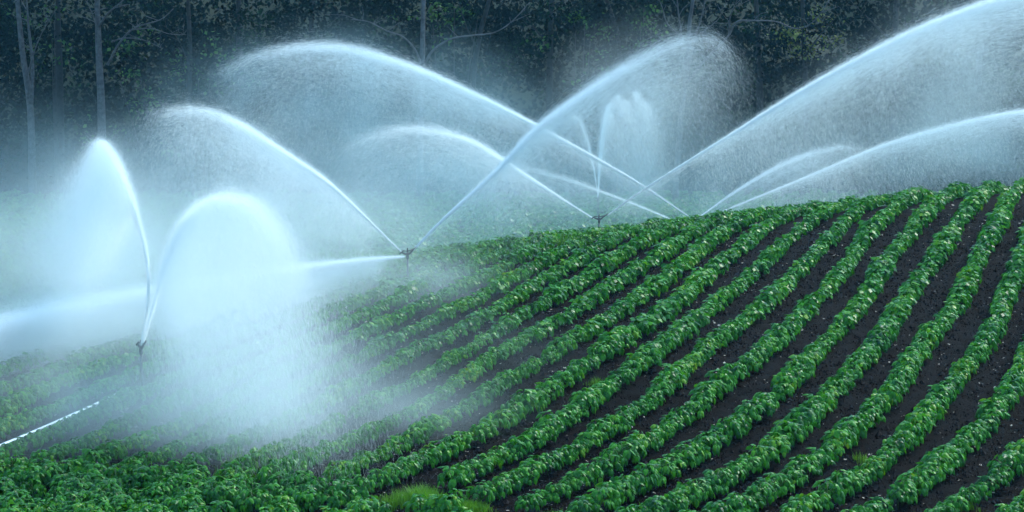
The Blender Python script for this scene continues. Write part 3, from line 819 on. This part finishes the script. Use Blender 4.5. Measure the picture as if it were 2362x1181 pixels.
# bushes at the wood's foot
g = np.random.default_rng(5)
n = 300
x = g.uniform(-30, 30, n); y = FY - .5 + g.uniform(0, 4, n); c = np.stack([x, y, gz(x, y) + g.random(n) ** 1.4 * 3.2], -1)
i = np.repeat(np.arange(n), 90)
p = c[i] + g.normal(0, 1, (len(i), 3)) * np.array([.6, .5, .35])
V, T = leaves(p, g.uniform(0, 6.28, len(i)), g.normal(.4, .5, len(i)), g.normal(0, .5, len(i)), .17 * g.uniform(.6, 1.3, len(i)), False)
tag(mesh_np('undergrowth', V, T, M_forest_shade), 'dark leafy undergrowth along the foot of the trees', kind='stuff')
M_shrub_sunlit = leaf_mat('shrub_leaf_sunlit_tone', [(0, (.02, .06, .02)), (.5, (.05, .13, .035)), (1, (.12, .22, .06))], .6, .3, .1)  # bright sunlit clumps in the wood, their light painted into the leaf colour
for (x_, y_, n_, h_, lab) in ((120, 70, 130, 1.2, 'light green shrub behind the dark straight trunk near the left edge'), (350, 190, 320, 1.7, 'light green shrub low in the wood right of the pale forked tree'),
                        (215, 318, 110, .8, 'small pale shrub just above the tip of the nearest plume'), (470, 140, 160, 1.3, 'light green shrub between the two left arcs of water'),
                        (1330, 70, 200, 1.6, 'green shrub in the wood left of the many-stemmed tree'), (1030, 20, 220, 1.6, 'green shrub crown right of the pale centre trunk'), (1480, 40, 200, 1.3, 'green shrub above the feathered jet left of its peak')):
    c = at(x_, y_, FY + .3); gr = float(gz(c[0], c[1]))
    root = tag(empty('shrub', (c[0], c[1], gr)), lab, 'shrub', 'shrubs with sunlit green painted into their leaves')
    G = Geo()
    for q in range(3):
        e = np.array([g.normal(0, h_ * .4), g.normal(0, .3), c[2] - gr + g.normal(0, .3)])
        G.tube([(0, 0, -.2), e * .5 + g.normal(0, .08, 3), e], [.05, .035, .015], 6)
    G.build('stem', M_bark_dark, root)
    k = 9; cc = g.normal(0, 1, (k, 3)) * np.array([h_ * .8, .4, h_ * .8])
    p = cc[g.integers(0, k, n_)] + g.normal(0, 1, (n_, 3)) * np.array([.32, .3, .2]) + [0, 0, c[2] - gr]
    V, T = leaves(p, g.uniform(0, 6.28, n_), g.normal(.4, .5, n_), g.normal(0, .5, n_), .20 * g.uniform(.5, 1.3, n_), False)
    mesh_np('foliage', V, T, M_shrub_sunlit, root)
# wooded hill closing the view behind the trees
X, Y = np.meshgrid(np.linspace(-70, 70, 60), np.linspace(126, 175, 24), indexing='ij')
Z = gz(np.clip(X, -34, 34), np.full_like(X, 127)) - .5 + (Y - 126) * .75 + vnoise(X * .3, Y * .3) * 2.5
Z[:, 0] -= 3
I = np.arange(X.size).reshape(X.shape)
Q = np.stack([I[:-1, :-1], I[1:, :-1], I[1:, 1:], I[:-1, 1:]], -1).reshape(-1, 4)
M_hill = simple('hill_floor', (.02, .03, .015), .9, 0, .6, (.8, (.012, .018, .010), (.03, .045, .02)))
tag(mesh_np('hill', np.stack([X, Y, Z], -1).reshape(-1, 3), Q, M_hill, smooth=True), 'dark wooded slope rising behind the trees', kind='structure')

# ------------------------------------------------------------------ haze
HZ = .00032
m, nt, out = new_mat('haze')
pv = nt.nodes.new('ShaderNodeVolumePrincipled')
pv.inputs['Color'].default_value = (.22, .60, .90, 1); pv.inputs['Density'].default_value = HZ
pv.inputs['Anisotropy'].default_value = .2
nt.links.new(pv.outputs[0], out.inputs['Volume'])
def box(name, lo, hi, mat):
    (a, b, c), (d, e, f) = lo, hi
    V = [(a, b, c), (d, b, c), (d, e, c), (a, e, c), (a, b, f), (d, b, f), (d, e, f), (a, e, f)]
    Q = [(3, 2, 1, 0), (4, 5, 6, 7), (0, 1, 5, 4), (1, 2, 6, 5), (2, 3, 7, 6), (3, 0, 4, 7)]
    return mesh_np(name, V, Q, mat)
USE_HAZE = True
if USE_HAZE:
    o = box('haze', (-1600, -1000, -9), (1600, 1900, 60), m)
    tag(o, 'thin blue haze over the field', kind='stuff')

# ------------------------------------------------------------------ light
SUN_EL, SUN_AZ = 48.0, 52.0       # azimuth clockwise from +Y: sun behind the wood, to the right
w = bpy.data.worlds.new('World'); sc.world = w; w.use_nodes = True
nt = w.node_tree; nt.nodes.clear()
sky = nt.nodes.new('ShaderNodeTexSky'); sky.sky_type = 'NISHITA'; sky.sun_disc = False
sky.sun_elevation = R(SUN_EL); sky.sun_rotation = R(SUN_AZ)
sky.air_density = 1.0; sky.dust_density = 1.0; sky.ozone_density = .6
bg = nt.nodes.new('ShaderNodeBackground'); bg.inputs[1].default_value = .15
ou = nt.nodes.new('ShaderNodeOutputWorld')
tint = nt.nodes.new('ShaderNodeMixRGB'); tint.blend_type = 'MULTIPLY'; tint.inputs[0].default_value = 1
tint.inputs[2].default_value = (.78, 1.0, .98, 1)
nt.links.new(sky.outputs[0], tint.inputs[1]); nt.links.new(tint.outputs[0], bg.inputs[0]); nt.links.new(bg.outputs[0], ou.inputs[0])
sd = bpy.data.lights.new('sun', 'SUN'); sd.energy = 1.15; sd.angle = R(18); sd.color = (1, .98, .94)
so = bpy.data.objects.new('sun', sd); COL.objects.link(so)
el, az = R(SUN_EL), R(SUN_AZ)
dirv = Vector((math.sin(az) * math.cos(el), math.cos(az) * math.cos(el), math.sin(el)))
so.rotation_euler = dirv.to_track_quat('Z', 'Y').to_euler()
so.location = (0, 0, 80)

sc.view_settings.view_transform = 'Standard'; sc.view_settings.look = 'None'
sc.view_settings.exposure = 1.5; sc.view_settings.gamma = 1
sc.cycles.max_bounces = 8; sc.cycles.diffuse_bounces = 7; sc.cycles.glossy_bounces = 2; sc.cycles.transmission_bounces = 3; sc.cycles.volume_bounces = 2
sc.cycles.use_denoising = True
sc.cycles.adaptive_threshold = .03
sc.cycles.sample_clamp_indirect = 4
